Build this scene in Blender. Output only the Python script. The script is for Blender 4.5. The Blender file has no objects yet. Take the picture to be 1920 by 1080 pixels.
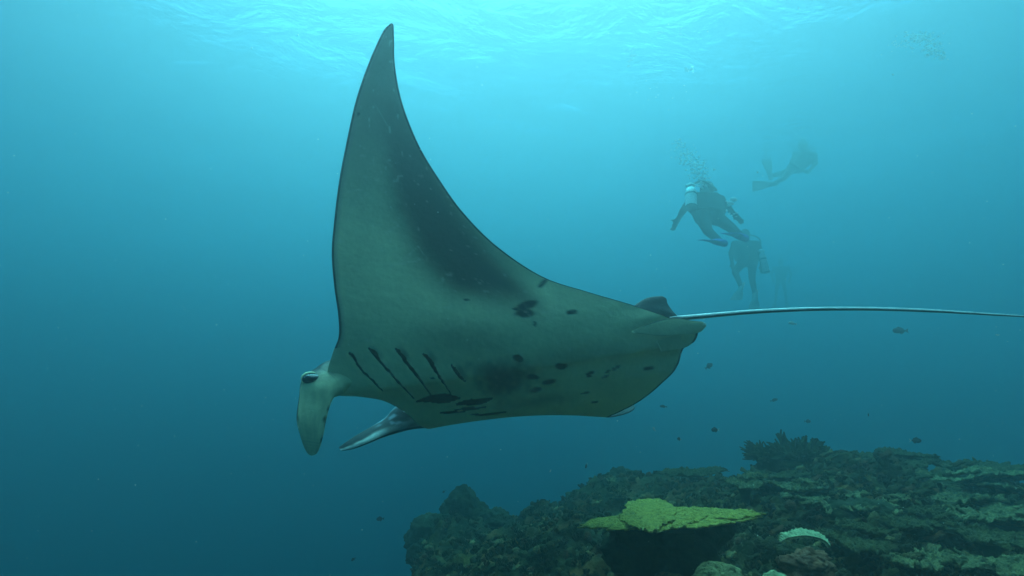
import bpy, bmesh, math, random
import numpy as np
from mathutils import Vector, Matrix

sc = bpy.context.scene
PI = math.pi
rad = math.radians

# ------------------------------------------------------------------ camera
PITCH = rad(10.0)
F = 1040.0                                   # focal length in pixels of a 1920 px wide frame
cam_d = bpy.data.cameras.new('camera')
cam = bpy.data.objects.new('camera', cam_d)
sc.collection.objects.link(cam)
sc.camera = cam
cam_d.sensor_width = 36.0
cam_d.lens = 36.0 * F / 1920.0
cam_d.clip_start = 0.05
cam_d.clip_end = 3000.0
cam.location = (0, 0, 0)
cam.rotation_euler = (PI / 2 + PITCH, 0, 0)

# ------------------------------------------------------------------ sky and sun
SUN_EL, SUN_AZ = rad(68), rad(4)
world = bpy.data.worlds.new('World')
sc.world = world
world.use_nodes = True
nt = world.node_tree
nt.nodes.clear()
sky = nt.nodes.new('ShaderNodeTexSky')
sky.sky_type = 'NISHITA'
sky.sun_disc = False
sky.sun_elevation = SUN_EL
sky.sun_rotation = SUN_AZ
bgn = nt.nodes.new('ShaderNodeBackground')
bgn.inputs[1].default_value = 0.12
wout = nt.nodes.new('ShaderNodeOutputWorld')
nt.links.new(sky.outputs[0], bgn.inputs[0])
nt.links.new(bgn.outputs[0], wout.inputs[0])
sd = bpy.data.lights.new('sun', 'SUN')
sun = bpy.data.objects.new('sun', sd)
sc.collection.objects.link(sun)
sd.energy = 4.0
sd.angle = rad(78)                           # daylight spread by the ruffled surface
sd.color = (1.0, 0.95, 0.87)
sv = Vector((math.sin(SUN_AZ) * math.cos(SUN_EL), math.cos(SUN_AZ) * math.cos(SUN_EL), math.sin(SUN_EL)))
sun.rotation_euler = (-sv).to_track_quat('-Z', 'Y').to_euler()

vs = sc.view_settings
vs.view_transform = 'Standard'
vs.look = 'None'
vs.gamma = 1.0
vs.exposure = 1.60
cy = sc.cycles
cy.max_bounces = 8
cy.volume_bounces = 2
cy.diffuse_bounces = 2
cy.glossy_bounces = 2
cy.transmission_bounces = 4
cy.transparent_max_bounces = 12
cy.caustics_reflective = False
cy.caustics_refractive = False
cy.use_denoising = True
cy.denoiser = 'OPENIMAGEDENOISE'
cy.sample_clamp_indirect = 4.0

SURF, FLOOR, HALF, MIDY = 7.0, -14.0, 90.0, 40.0
COLL = sc.collection
rng = np.random.default_rng(7)
random.seed(7)

# ------------------------------------------------------------------ helpers
CAM_R = np.array([1.0, 0, 0])
CAM_U = np.array([0, -math.sin(PITCH), math.cos(PITCH)])
CAM_F = np.array([0, math.cos(PITCH), math.sin(PITCH)])

def at(px, py, d):
    """world point seen at photo pixel (px, py), d metres in front of the camera"""
    px, py, d = np.asarray(px, float), np.asarray(py, float), np.asarray(d, float)
    X = ((px - 960.0) / F * d)[..., None]
    Y = ((540.0 - py) / F * d)[..., None]
    return X * CAM_R + Y * CAM_U + d[..., None] * CAM_F

def pt(px, py, d):
    return Vector(at(px, py, d))

def link(o, parent=None):
    COLL.objects.link(o)
    if parent is not None:
        o.parent = parent
    return o

def tag(o, label=None, cat=None, group=None, kind=None):
    if label: o['label'] = label
    if cat: o['category'] = cat
    if group: o['group'] = group
    if kind: o['kind'] = kind
    return o

def empty(name, loc=(0, 0, 0)):
    o = bpy.data.objects.new(name, None)
    o.empty_display_size = 0.1
    o.location = loc
    COLL.objects.link(o)
    return o

def mesh_obj(name, verts, faces, mat, parent=None, smooth=True, col=None):
    """verts in world space; the parent's location is taken off"""
    v = np.asarray(verts, float)
    if parent is not None:
        v = v - np.array(parent.location)
    me = bpy.data.meshes.new(name)
    me.from_pydata(v.tolist(), [], [list(map(int, f)) for f in faces] if not isinstance(faces, np.ndarray) else faces.tolist())
    if smooth:
        me.polygons.foreach_set('use_smooth', [True] * len(me.polygons))
    if col is not None:
        a = me.color_attributes.new('col', 'FLOAT_COLOR', 'POINT')
        c = np.ones((len(v), 4)); c[:, :3] = col
        a.data.foreach_set('color', c.ravel())
    me.materials.append(mat)
    me.update()
    return link(bpy.data.objects.new(name, me), parent)

def grid_faces(n, m, off=0, flip=False, wrap=False):
    i, j = np.meshgrid(np.arange(n - 1), np.arange(m if wrap else m - 1), indexing='ij')
    j2 = (j + 1) % m
    a = i * m + j; b = (i + 1) * m + j; c = (i + 1) * m + j2; d = i * m + j2
    f = np.stack([a, b, c, d] if not flip else [a, d, c, b], -1).reshape(-1, 4)
    return f + off

def catmull(P, t):
    """P (n,k) control points, t in 0..n-1"""
    P = np.asarray(P, float); n = len(P)
    t = np.clip(np.asarray(t, float), 0, n - 1)
    i = np.minimum(t.astype(int), n - 2); f = (t - i)[:, None]
    p1, p2 = P[i], P[i + 1]
    p0 = np.where((i > 0)[:, None], P[np.maximum(i - 1, 0)], 2 * p1 - p2)
    p3 = np.where((i < n - 2)[:, None], P[np.minimum(i + 2, n - 1)], 2 * p2 - p1)
    return 0.5 * (2 * p1 + (p2 - p0) * f + (2 * p0 - 5 * p1 + 4 * p2 - p3) * f ** 2 + (3 * p1 - p0 - 3 * p2 + p3) * f ** 3)

def hash3(i, j, k):
    h = (i.astype(np.int64) * 374761393 + j.astype(np.int64) * 668265263 + k.astype(np.int64) * 1274126177) & 0x7fffffff
    h = ((h ^ (h >> 13)) * 1103515245) & 0x7fffffff
    h = ((h ^ (h >> 15)) * 12345677) & 0x7fffffff
    return (h ^ (h >> 11)) / 0x7fffffff * 2 - 1

def vnoise(x, y, z):
    x, y, z = np.broadcast_arrays(np.asarray(x, float), np.asarray(y, float), np.asarray(z, float))
    i, j, k = np.floor(x).astype(int), np.floor(y).astype(int), np.floor(z).astype(int)
    fx, fy, fz = x - i, y - j, z - k
    u, v, w = [f * f * f * (f * (f * 6 - 15) + 10) for f in (fx, fy, fz)]
    r = 0
    for a in (0, 1):
        for b in (0, 1):
            for c in (0, 1):
                r = r + hash3(i + a, j + b, k + c) * (u if a else 1 - u) * (v if b else 1 - v) * (w if c else 1 - w)
    return r

def fbm(x, y, z, o=4):
    r, a = 0, 1.0
    for q in range(o):
        r = r + a * vnoise(x * 2 ** q + 17.3 * q, y * 2 ** q + 5.1 * q, z * 2 ** q + 9.7 * q); a *= 0.5
    return r

def sstep(a, b, x):
    t = np.clip((x - a) / (b - a), 0, 1)
    return t * t * (3 - 2 * t)

def loft(A, B, T, nseg=40, nring=16, power=1.0):
    """closed flattened sleeve: station edges A, B (n,3), thickness T (n,)"""
    n = len(A); t = np.linspace(0, n - 1, nseg)
    a, b, th = catmull(A, t), catmull(B, t), catmull(np.asarray(T, float)[:, None], t)[:, 0]
    c = (a + b) / 2; h = (b - a) / 2
    tan = np.gradient(c, axis=0)
    nrm = np.cross(tan, h); nrm /= np.linalg.norm(nrm, axis=1, keepdims=True) + 1e-9
    ang = np.linspace(0, 2 * PI, nring, endpoint=False)
    v = c[:, None] + np.cos(ang)[None, :, None] * h[:, None] + (np.sign(np.sin(ang)) * abs(np.sin(ang)) ** power)[None, :, None] * nrm[:, None] * th[:, None, None] * 0.5
    verts = v.reshape(-1, 3)
    f = grid_faces(nseg, nring, wrap=True).tolist()
    f.append(list(range(nring))[::-1]); f.append([(nseg - 1) * nring + i for i in range(nring)])
    return verts, f, t, ang

def tube(P, rr, n=10, cap=True):
    """round tube along points P (k,3) with radii rr"""
    P = np.asarray(P, float); rr = np.asarray(rr, float)
    tan = np.gradient(P, axis=0); tan /= np.linalg.norm(tan, axis=1, keepdims=True) + 1e-12
    ref = np.array([0, 0, 1.0]) if abs(tan[:, 2]).mean() < 0.8 else np.array([1.0, 0, 0])
    e1 = np.cross(tan, ref); e1 /= np.linalg.norm(e1, axis=1, keepdims=True) + 1e-12
    e2 = np.cross(e1, tan)
    ang = np.linspace(0, 2 * PI, n, endpoint=False)
    v = P[:, None] + rr[:, None, None] * (np.cos(ang)[None, :, None] * e1[:, None] + np.sin(ang)[None, :, None] * e2[:, None])
    f = grid_faces(len(P), n, wrap=True).tolist()
    if cap:
        f.append(list(range(n))[::-1]); f.append([(len(P) - 1) * n + i for i in range(n)])
    return v.reshape(-1, 3), f

def merge(parts):
    V, Fc, C, off = [], [], [], 0
    for p in parts:
        V.append(np.asarray(p[0])); Fc += [[i + off for i in f] for f in p[1]]
        if len(p) > 2: C.append(np.broadcast_to(np.asarray(p[2], float), (len(p[0]), 3)))
        off += len(p[0])
    return np.concatenate(V), Fc, (np.concatenate(C) if C else None)

# ------------------------------------------------------------------ materials
def new_mat(name):
    m = bpy.data.materials.new(name); m.use_nodes = True
    m.node_tree.nodes.clear()
    return m, m.node_tree

def surf_mat(name, c1, c2=None, scale=6.0, rough=0.8, spec=0.3, bump=0.0, bscale=40.0, metal=0.0, attr=False, lo=0.4, hi=0.6, c3=None, s3=60.0, lo3=.62, hi3=.7):
    m, n = new_mat(name)
    N, L = n.nodes.new, n.links.new
    out = N('ShaderNodeOutputMaterial'); b = N('ShaderNodeBsdfPrincipled'); L(b.outputs[0], out.inputs[0])
    b.inputs['Roughness'].default_value = rough
    b.inputs['Specular IOR Level'].default_value = spec
    b.inputs['Metallic'].default_value = metal
    tc = N('ShaderNodeTexCoord')
    col = None
    if attr:
        at_ = N('ShaderNodeVertexColor'); at_.layer_name = 'col'; col = at_.outputs[0]
    if c2 is not None:
        no = N('ShaderNodeTexNoise'); no.inputs['Scale'].default_value = scale; no.inputs['Detail'].default_value = 6
        no.inputs['Roughness'].default_value = .65
        L(tc.outputs['Object'], no.inputs['Vector'])
        rp = N('ShaderNodeValToRGB'); rp.color_ramp.elements[0].position = lo; rp.color_ramp.elements[1].position = hi
        rp.color_ramp.elements[0].color = (*c1, 1); rp.color_ramp.elements[1].color = (*c2, 1)
        L(no.outputs[0], rp.inputs[0])
        if col is None:
            col = rp.outputs[0]
        else:
            mx = N('ShaderNodeMix'); mx.data_type = 'RGBA'; mx.blend_type = 'MULTIPLY'; mx.inputs[0].default_value = 1
            L(col, mx.inputs[6]); L(rp.outputs[0], mx.inputs[7]); col = mx.outputs[2]
    if c3 is not None:
        no = N('ShaderNodeTexNoise'); no.inputs['Scale'].default_value = s3; no.inputs['Detail'].default_value = 3
        L(tc.outputs['Object'], no.inputs['Vector'])
        rp = N('ShaderNodeValToRGB'); rp.color_ramp.elements[0].position = lo3; rp.color_ramp.elements[1].position = hi3
        L(no.outputs[0], rp.inputs[0])
        mx = N('ShaderNodeMix'); mx.data_type = 'RGBA'; L(rp.outputs[0], mx.inputs[0]); L(col, mx.inputs[6]); mx.inputs[7].default_value = (*c3, 1)
        col = mx.outputs[2]
    if col is None:
        b.inputs['Base Color'].default_value = (*c1, 1)
    else:
        L(col, b.inputs['Base Color'])
    if bump:
        no = N('ShaderNodeTexNoise'); no.inputs['Scale'].default_value = bscale; no.inputs['Detail'].default_value = 5
        L(tc.outputs['Object'], no.inputs['Vector'])
        bp = N('ShaderNodeBump'); bp.inputs['Strength'].default_value = 1.0; bp.inputs['Distance'].default_value = bump
        L(no.outputs[0], bp.inputs['Height']); L(bp.outputs[0], b.inputs['Normal'])
    return m

M_skin = surf_mat('manta_skin', (.93, .93, .93), (1.04, 1.04, 1.04), 26, rough=.55, spec=.3, attr=True, lo=.3, hi=.7, bump=.0025, bscale=45)
M_slit = surf_mat('gill_dark', (.006, .007, .007), rough=.7, spec=.1)
M_eye = surf_mat('eye_dark', (.006, .008, .010), rough=.08, spec=.6)
M_tail = surf_mat('tail_skin', (.9, .9, .9), (1.05, 1.05, 1.05), 30, rough=.3, spec=.5, attr=True)
M_rock = surf_mat('reef_rock', (.040, .024, .009), (.105, .062, .022), 3.2, rough=.95, spec=.1, attr=True, bump=.02, bscale=28, c3=(.22, .17, .08), s3=30, lo3=.66, hi3=.74)
M_rock.node_tree  # mottled by the vertex tint and noise
M_growth = surf_mat('reef_growth', (.5, .5, .5), (1.35, 1.3, 1.2), 24, rough=.9, spec=.1, attr=True, bump=.014, bscale=110)
M_sand = surf_mat('sea_floor_sand', (.16, .15, .11), (.24, .22, .16), .6, rough=.95, spec=.1, bump=.05, bscale=3)
M_yellow = surf_mat('table_coral_yellow', (.20, .13, .018), (.48, .29, .045), 34, rough=.85, spec=.2, bump=.016, bscale=90, lo=.34, hi=.62)
M_plate = surf_mat('plate_coral_pale', (.06, .045, .017), (.40, .28, .115), 24, rough=.9, spec=.15, bump=.025, bscale=55, lo=.36, hi=.66)
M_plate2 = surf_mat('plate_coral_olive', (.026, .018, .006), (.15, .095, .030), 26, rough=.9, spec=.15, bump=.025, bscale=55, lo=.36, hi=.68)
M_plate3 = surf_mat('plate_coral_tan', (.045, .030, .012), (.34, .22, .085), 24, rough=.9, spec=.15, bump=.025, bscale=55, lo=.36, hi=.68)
M_stalk = surf_mat('coral_stalk', (.022, .018, .008), (.055, .042, .018), 8, rough=.95, spec=.1, bump=.01, bscale=40)
M_branch = surf_mat('branching_coral', (.045, .035, .012), (.12, .085, .03), 8, rough=.9, spec=.1, bump=.006, bscale=90)
M_white = surf_mat('pale_coral', (.30, .25, .12), (.52, .43, .21), 30, rough=.85, spec=.2, bump=.012, bscale=50)
M_sponge = surf_mat('sponge_red_brown', (.12, .035, .018), (.24, .075, .035), 9, rough=.9, spec=.15, bump=.012, bscale=50)
M_ridge = surf_mat('ridged_coral', (.14, .09, .04), (.32, .22, .09), 14, rough=.9, spec=.15, bump=.01, bscale=70)
M_suit = surf_mat('wetsuit', (.010, .011, .013), (.020, .021, .024), 8, rough=.75, spec=.25)
M_vest = surf_mat('buoyancy_vest', (.008, .009, .012), (.02, .02, .026), 12, rough=.7, spec=.3)
M_tank = surf_mat('tank_metal', (.62, .63, .60), (.75, .75, .72), 10, rough=.35, spec=.5, metal=.25)
M_boot = surf_mat('tank_boot', (.02, .02, .022), rough=.6)
M_finb = surf_mat('fin_blue', (.03, .06, .42), (.05, .09, .55), 10, rough=.5)
M_find = surf_mat('fin_dark', (.015, .016, .02), (.03, .03, .035), 10, rough=.5)
M_finp = surf_mat('fin_pale', (.55, .6, .5), (.7, .72, .6), 10, rough=.5)
M_face = surf_mat('face_skin', (.35, .2, .13), rough=.6)
M_glass = surf_mat('mask_glass', (.05, .07, .08), rough=.08, spec=.6)
M_hose = surf_mat('hose_rubber', (.012, .012, .013), rough=.5)
M_bub = surf_mat('air_bubble', (.97, .97, .97), rough=.25, spec=1.0)
M_fishd = surf_mat('fish_dark', (.012, .014, .016), (.03, .032, .035), 60, rough=.45, spec=.5)
M_fishp = surf_mat('fish_pale', (.5, .55, .5), (.62, .66, .6), 60, rough=.35, spec=.5)
M_fishg = surf_mat('fish_grey', (.07, .08, .085), (.11, .12, .12), 50, rough=.45, spec=.5)
M_speck = surf_mat('plankton', (.75, .8, .7), rough=.6)

# ------------------------------------------------------------------ water body, surface, sea floor
m, n = new_mat('sea_water')
v = n.nodes.new('ShaderNodeVolumePrincipled')
o = n.nodes.new('ShaderNodeOutputMaterial')
n.links.new(v.outputs[0], o.inputs['Volume'])
v.inputs['Density'].default_value = 0.30
v.inputs['Color'].default_value = (.18, .18, .18, 1)
v.inputs['Absorption Color'].default_value = (.028, .60, .70, 1)
v.inputs['Anisotropy'].default_value = 0.79
z0, z1 = FLOOR - 1.5, SURF + 0.6
bx = [(sx * HALF, MIDY + sy * HALF, z) for z in (z0, z1) for sx, sy in ((-1, -1), (1, -1), (1, 1), (-1, 1))]
haze = mesh_obj('haze', bx, [(3, 2, 1, 0), (4, 5, 6, 7), (0, 1, 5, 4), (1, 2, 6, 5), (2, 3, 7, 6), (3, 0, 4, 7)], m, smooth=False)
tag(haze, 'blue green sea water fading everything with distance', 'water', kind='stuff')

m, n = new_mat('rippled_water_surface')
N, L = n.nodes.new, n.links.new
fr = N('ShaderNodeFresnel'); fr.inputs[0].default_value = 1.33
tc = N('ShaderNodeTexCoord')
mp = N('ShaderNodeMapping'); mp.inputs['Scale'].default_value = (.8, 1.15, 1); mp.inputs['Rotation'].default_value = (0, 0, -.5)
no = N('ShaderNodeTexNoise'); no.inputs['Scale'].default_value = .8; no.inputs['Detail'].default_value = 6; no.inputs['Roughness'].default_value = .55
no.inputs['Distortion'].default_value = .4
bp = N('ShaderNodeBump'); bp.inputs['Strength'].default_value = 1.0; bp.inputs["Distance"].default_value = .22
L(tc.outputs['Object'], mp.inputs[0]); L(mp.outputs[0], no.inputs[0]); L(no.outputs[0], bp.inputs['Height'])
L(bp.outputs[0], fr.inputs['Normal'])
tr = N('ShaderNodeBsdfTransparent'); gl = N('ShaderNodeBsdfGlossy'); gl.inputs['Roughness'].default_value = .05
L(bp.outputs[0], gl.inputs['Normal'])
mx = N('ShaderNodeMixShader'); o = N('ShaderNodeOutputMaterial')
mr = N('ShaderNodeMapRange'); mr.inputs[3].default_value = .16; mr.inputs[4].default_value = .74     # unresolved ripples even out the reflectance
L(fr.outputs[0], mr.inputs[0]); L(mr.outputs[0], mx.inputs[0]); L(tr.outputs[0], mx.inputs[1]); L(gl.outputs[0], mx.inputs[2]); L(mx.outputs[0], o.inputs[0])
ns = 300
gx, gy = np.meshgrid(np.linspace(-HALF + .2, HALF - .2, ns), np.linspace(-HALF + .2, HALF - .2, ns) + MIDY, indexing='ij')
gz = SURF + .30 * fbm(gx * .12 + gy * .07, gy * .13 - gx * .06, 0 * gx, 3)
ws = mesh_obj('water_surface', np.stack([gx, gy, gz], -1).reshape(-1, 3), grid_faces(ns, ns), m)
tag(ws, 'rippled underside of the sea surface overhead', 'water surface', kind='structure')

ns = 140
gx, gy = np.meshgrid(np.linspace(-HALF + 1, HALF - 1, ns), np.linspace(-HALF + 1, HALF - 1, ns) + MIDY, indexing='ij')
gz = FLOOR + .5 * fbm(gx * .08, gy * .08, 3.0 + 0 * gx, 4)
sf = mesh_obj('sea_floor', np.stack([gx, gy, gz], -1).reshape(-1, 3), grid_faces(ns, ns), M_sand)
tag(sf, 'sandy sea floor far below the reef', 'sea floor', kind='structure')

# ------------------------------------------------------------------ reef slope
def slope_of(py):
    Y = (540.0 - py) / F
    return (math.sin(PITCH) + Y * math.cos(PITCH)) / (math.cos(PITCH) - Y * math.sin(PITCH))
def azim(px, py):
    Y = (540.0 - py) / F
    return (px - 960.0) / F / (math.cos(PITCH) - Y * math.sin(PITCH))
CREST = [(700, 1120, 4.6), (745, 1075, 4.8), (778, 1010, 5.2), (800, 985, 5.5), (850, 965, 5.8), (910, 960, 6.0), (960, 955, 6.0), (1000, 940, 6.1), (1080, 922, 6.2),
         (1130, 903, 6.4), (1180, 897, 6.4), (1240, 893, 6.0), (1290, 886, 5.7), (1380, 884, 5.3), (1470, 868, 5.1), (1560, 852, 5.0),
         (1700, 856, 4.8), (1850, 866, 4.5), (1920, 880, 4.3), (2200, 890, 4.0)]
CA = np.array([azim(p[0], p[1]) for p in CREST]); CS = np.array([slope_of(p[1]) for p in CREST]); CY = np.array([p[2] for p in CREST])
# height of the nearer ground, by direction
NA = np.array([azim(x, 1000) for x in (700, 900, 1100, 1300, 1500, 1700, 1920, 2200)])
NZ = np.array([-2.2, -1.35, -1.12, -1.10, -1.02, -1.00, -.98, -.98])

def reef_z(x, y):
    a = x / np.maximum(y, .3)
    yc = np.interp(a, CA, CY); zc = np.interp(a, CA, CS) * yc
    zn = np.interp(a, NA, NZ)
    t = np.clip((y - 2.4) / (yc - 2.4), 0, 1)
    z = zn + (zc - zn) * (t ** 1.5)
    beyond = np.maximum(y - yc, 0)
    z = z - .45 * beyond - .10 * beyond ** 2
    left = np.maximum(CA[0] - a, 0) * np.maximum(y, 1.5)
    edge = np.maximum(azim(800, 1000) - a, 0) * np.maximum(y, 1.5)
    z = z - 1.2 * edge - 2.0 * left
    near = np.maximum(2.6 - y, 0)
    z = z - .25 * near
    return np.maximum(z, FLOOR - .8)

xs = np.concatenate([np.linspace(-9, -1.8, 60, endpoint=False), np.linspace(-1.8, 6.2, 420, endpoint=False), np.linspace(6.2, 22, 60)])
ys = np.concatenate([np.linspace(-2, 2.2, 40, endpoint=False), np.linspace(2.2, 7.4, 320, endpoint=False), np.linspace(7.4, 24, 70)])
gx, gy = np.meshgrid(xs, ys, indexing='ij')
gz = reef_z(gx, gy)
big = fbm(gx * 1.1, gy * 1.1, 0 * gx + 4.2, 3)
mid = fbm(gx * 4.2, gy * 4.2, 0 * gx + 8.2, 3)
fin = fbm(gx * 13, gy * 13, 0 * gx + 1.2, 3)
knob = np.maximum(0, vnoise(gx * 7, gy * 7, 0 * gx + 31) - .1)
gz = gz + .09 * big - .06 + .055 * mid + .022 * fin + .09 * knob
tint = np.empty(gx.shape + (3,))
k = sstep(-.7, .8, fbm(gx * 2.6, gy * 2.6, 0 * gx + 71, 4))[..., None]
k2 = sstep(.15, .7, fbm(gx * 5.5, gy * 5.5, 0 * gx + 51, 3))[..., None]
tint[:] = (1 - k) * np.array([.75, .75, .65]) + k * np.array([1.8, 1.4, .9])
tint = tint * (1 - k2) + k2 * np.array([2.3, 1.2, .9])
reef = mesh_obj('reef_slope', np.stack([gx, gy, gz], -1).reshape(-1, 3), grid_faces(len(xs), len(ys)), M_rock, col=tint.reshape(-1, 3))
tag(reef, 'dark overgrown coral reef slope at the bottom', 'reef', kind='structure')
GX, GY, GZ = xs, ys, gz
def ground(x, y):
    i = int(np.clip(np.searchsorted(GX, x), 0, len(GX) - 1)); j = int(np.clip(np.searchsorted(GY, y), 0, len(GY) - 1))
    return float(GZ[i, j])

def hit(px, py, up=0.0):
    for d in np.arange(2.0, 9.0, .01):
        c = at(px, py, d)
        if c[2] <= ground(c[0], c[1]) + up: return d
    return 6.0

# ---- small growth covering the reef (uncountable)
def knob_mesh(c, r, squash, seed):
    nr, na = 5, 7
    th = np.linspace(0.0, PI * .62, nr)[1:]
    ph = np.linspace(0, 2 * PI, na, endpoint=False)
    d = np.stack([np.sin(th)[:, None] * np.cos(ph), np.sin(th)[:, None] * np.sin(ph), np.cos(th)[:, None] * np.ones(na)], -1)
    rr = r * (1 + .35 * vnoise(d[..., 0] * 2 + seed, d[..., 1] * 2, d[..., 2] * 2))
    v = d * rr[..., None]; v[..., 2] *= squash
    v = np.concatenate([[[0, 0, r * squash]], v.reshape(-1, 3)]) + c
    f = [[0, 1 + i, 1 + (i + 1) % na] for i in range(na)]
    for q in range(nr - 2):
        for i in range(na):
            f.append([1 + q * na + i, 1 + (q + 1) * na + i, 1 + (q + 1) * na + (i + 1) % na, 1 + q * na + (i + 1) % na])
    return v, f
def tuft_mesh(c, r, seed):
    q = random.Random(seed); parts = []
    for _ in range(q.randint(5, 9)):
        a = q.uniform(0, 2 * PI); e = q.uniform(.5, 1.4)
        d = np.array([math.cos(a) * math.cos(e), math.sin(a) * math.cos(e), math.sin(e)])
        k = np.array([q.uniform(-.3, .3), q.uniform(-.3, .3), .2])
        P = np.array([c, c + d * r * .5, c + d * r + k * r * .4])
        parts.append(tube(P, [r * .2, r * .19, r * .13], 5, True))
    V, Fc, _ = merge(parts); return V, Fc
def leaf_mesh(c, r, seed):
    q = random.Random(seed); a0 = q.uniform(0, 2 * PI); na = 19
    th = np.linspace(0, 2 * PI, na, endpoint=False)
    o = r * (.8 + np.array([q.uniform(-.5, .4) for _ in range(na)]))
    up = np.stack([np.cos(th) * o, np.sin(th) * o * .7, .12 * r + .35 * r * np.cos(th + a0) + .12 * r * np.cos(3 * th)], -1)
    dn = up * [.9, .9, 1] - [0, 0, .16 * r]
    v = np.concatenate([up, dn, [[0, 0, .1 * r]], [[0, 0, -.35 * r]]])
    rot = np.array([[math.cos(a0), -math.sin(a0), 0], [math.sin(a0), math.cos(a0), 0], [0, 0, 1]])
    v = v @ rot.T + c
    f = [[2 * na, i, (i + 1) % na] for i in range(na)] + [[i, na + i, na + (i + 1) % na, (i + 1) % na] for i in range(na)] + [[2 * na + 1, na + (i + 1) % na, na + i] for i in range(na)]
    return v, f
PAL = [(.05, .038, .014), (.075, .055, .02), (.045, .042, .016), (.10, .07, .028), (.11, .045, .022), (.06, .055, .022), (.17, .13, .06), (.26, .21, .11)]
parts = []
q = random.Random(3)
while len(parts) < 10500:
    y = 2.3 + 4.9 * q.random() ** 1.25
    a = q.uniform(azim(770, 1040), azim(2020, 900)); x = a * y
    z = ground(x, y)
    c = np.array([x, y, z]); u = q.random(); col = np.array(PAL[int(q.random() ** 1.7 * len(PAL))]) * q.uniform(.7, 1.25)
    s = q.uniform(.6, 1.5)
    if u < .38: g = knob_mesh(c, .026 * s, q.uniform(.6, 1.3), q.random() * 90)
    elif u < .86: g = tuft_mesh(c, .034 * s, q.random())
    else: g = leaf_mesh(c + [0, 0, .012], .04 * s, q.random())
    parts.append((g[0], g[1], col))
for _ in range(130):
    y = q.uniform(2.6, 4.9); a = q.uniform(azim(1430, 900), azim(2000, 900)); x = a * y
    c = np.array([x, y, ground(x, y) + q.uniform(.01, .06)])
    g = leaf_mesh(c, q.uniform(.03, .085), q.random()); parts.append((g[0], g[1], np.array(PAL[int(q.random() ** 1.4 * 8)]) * q.uniform(.7, 1.2)))
V, Fc, C = merge(parts)
C = C * np.array([1.15, .82, .66])
gr = mesh_obj('reef_growth', V, Fc, M_growth, smooth=True, col=C)
tag(gr, 'small knobs tufts and leaves of coral covering the reef slope', 'coral growth', kind='stuff')

# ------------------------------------------------------------------ corals
def plate_mesh(c, rx, ry, yaw, tilt, seed, thick=.025, finger=.0, nf=22, rise=.10, nub=.006, na=140, nr=13, roll=0.0, warp=.05, lobe=.13):
    th = np.linspace(0, 2 * PI, na, endpoint=False); q = np.random.default_rng(seed)
    out = np.ones(na)
    for k in (2, 3, 4, 5, 7): out += q.uniform(-lobe, lobe) / (k ** .4) * np.sin(k * th + q.uniform(0, 6.3))
    out += .06 * vnoise(np.cos(th) * 6 + seed, np.sin(th) * 6, 0 * th) + .03 * vnoise(np.cos(th) * 16 + seed, np.sin(th) * 16, 0 * th)
    if finger:
        fv = vnoise(np.cos(th) * nf / 3 + seed, np.sin(th) * nf / 3, 0 * th + 5)
        out += finger * (sstep(-.15, .25, fv) - 1)
    r = np.linspace(0, 1, nr + 1)[1:] ** .8
    rr = r[:, None] * (1 + (out[None] - 1) * r[:, None] ** 2)
    X = rx * rr * np.cos(th); Y = ry * rr * np.sin(th)
    Z = rise * rx * rr ** 2 + warp * rx * fbm(X / rx * 1.6 + seed, Y / rx * 1.6, 0 * X, 2)
    T = thick * (1 - .45 * r[:, None]) + 0 * Z
    up = Z + nub * vnoise(X * 55, Y * 55, 0 * X + seed) + nub * .7 * vnoise(X * 110, Y * 110, 0 * X)
    dn = Z - T - .10 * rx * (1 - r[:, None]) ** 2
    top = np.stack([X, Y, up], -1).reshape(-1, 3); bot = np.stack([X * .985, Y * .985, dn], -1).reshape(-1, 3)
    v = np.concatenate([top, bot, [[0, 0, 0]], [[0, 0, -thick - .1 * rx]]]); k = nr * na
    f = grid_faces(nr, na, wrap=True).tolist() + grid_faces(nr, na, off=k, flip=True, wrap=True).tolist()
    for i in range(na):
        j = (i + 1) % na
        f.append([2 * k, i, j]); f.append([2 * k + 1, k + j, k + i])
        f.append([(nr - 1) * na + i, k + (nr - 1) * na + i, k + (nr - 1) * na + j, (nr - 1) * na + j])
    Rm = np.array(Matrix.Rotation(tilt, 3, 'X') @ Matrix.Rotation(roll, 3, 'Y') @ Matrix.Rotation(yaw, 3, 'Z'))
    return v @ Rm.T + np.asarray(c, float), f

def stalk_mesh(c, r, h):
    c = np.asarray(c, float)
    P = np.array([c + [0, 0, -.02 - h * t] for t in np.linspace(0, 1, 7)])
    rr = r * (1.0 - .75 * np.linspace(0, 1, 7) ** .5) + r * .25 * np.linspace(0, 1, 7) ** 3
    v, f = tube(P, rr, 14)
    v = v + .12 * r * np.stack([vnoise(v[:, 0] * 12, v[:, 1] * 12, v[:, 2] * 12 + 7 * k) for k in range(3)], -1)
    return v, f

def shade_mass_mesh(c, rx, ry, h):
    """broad dark mass added to fill the shade under a wide table"""
    n1, n2 = 40, 80
    t = np.linspace(0, 1, n1)[:, None]; a = np.linspace(0, 2 * PI, n2, endpoint=False)[None]
    w = (1 - .4 * np.sin(PI * t * .62)) + 0 * a
    X = rx * w * np.cos(a); Y = ry * w * np.sin(a); Z = -.02 - h * t + 0 * a
    k = .13 * fbm(X * 5, Y * 5, Z * 5, 5) + .02 * vnoise(X * 30, Y * 30, Z * 30)
    v = np.stack([X + k * np.cos(a), Y + k * np.sin(a), Z], -1).reshape(-1, 3) + np.asarray(c)
    f = grid_faces(n1, n2, wrap=True).tolist(); f.append(list(range(n2))[::-1]); f.append(list(range((n1 - 1) * n2, n1 * n2)))
    return v, f

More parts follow.
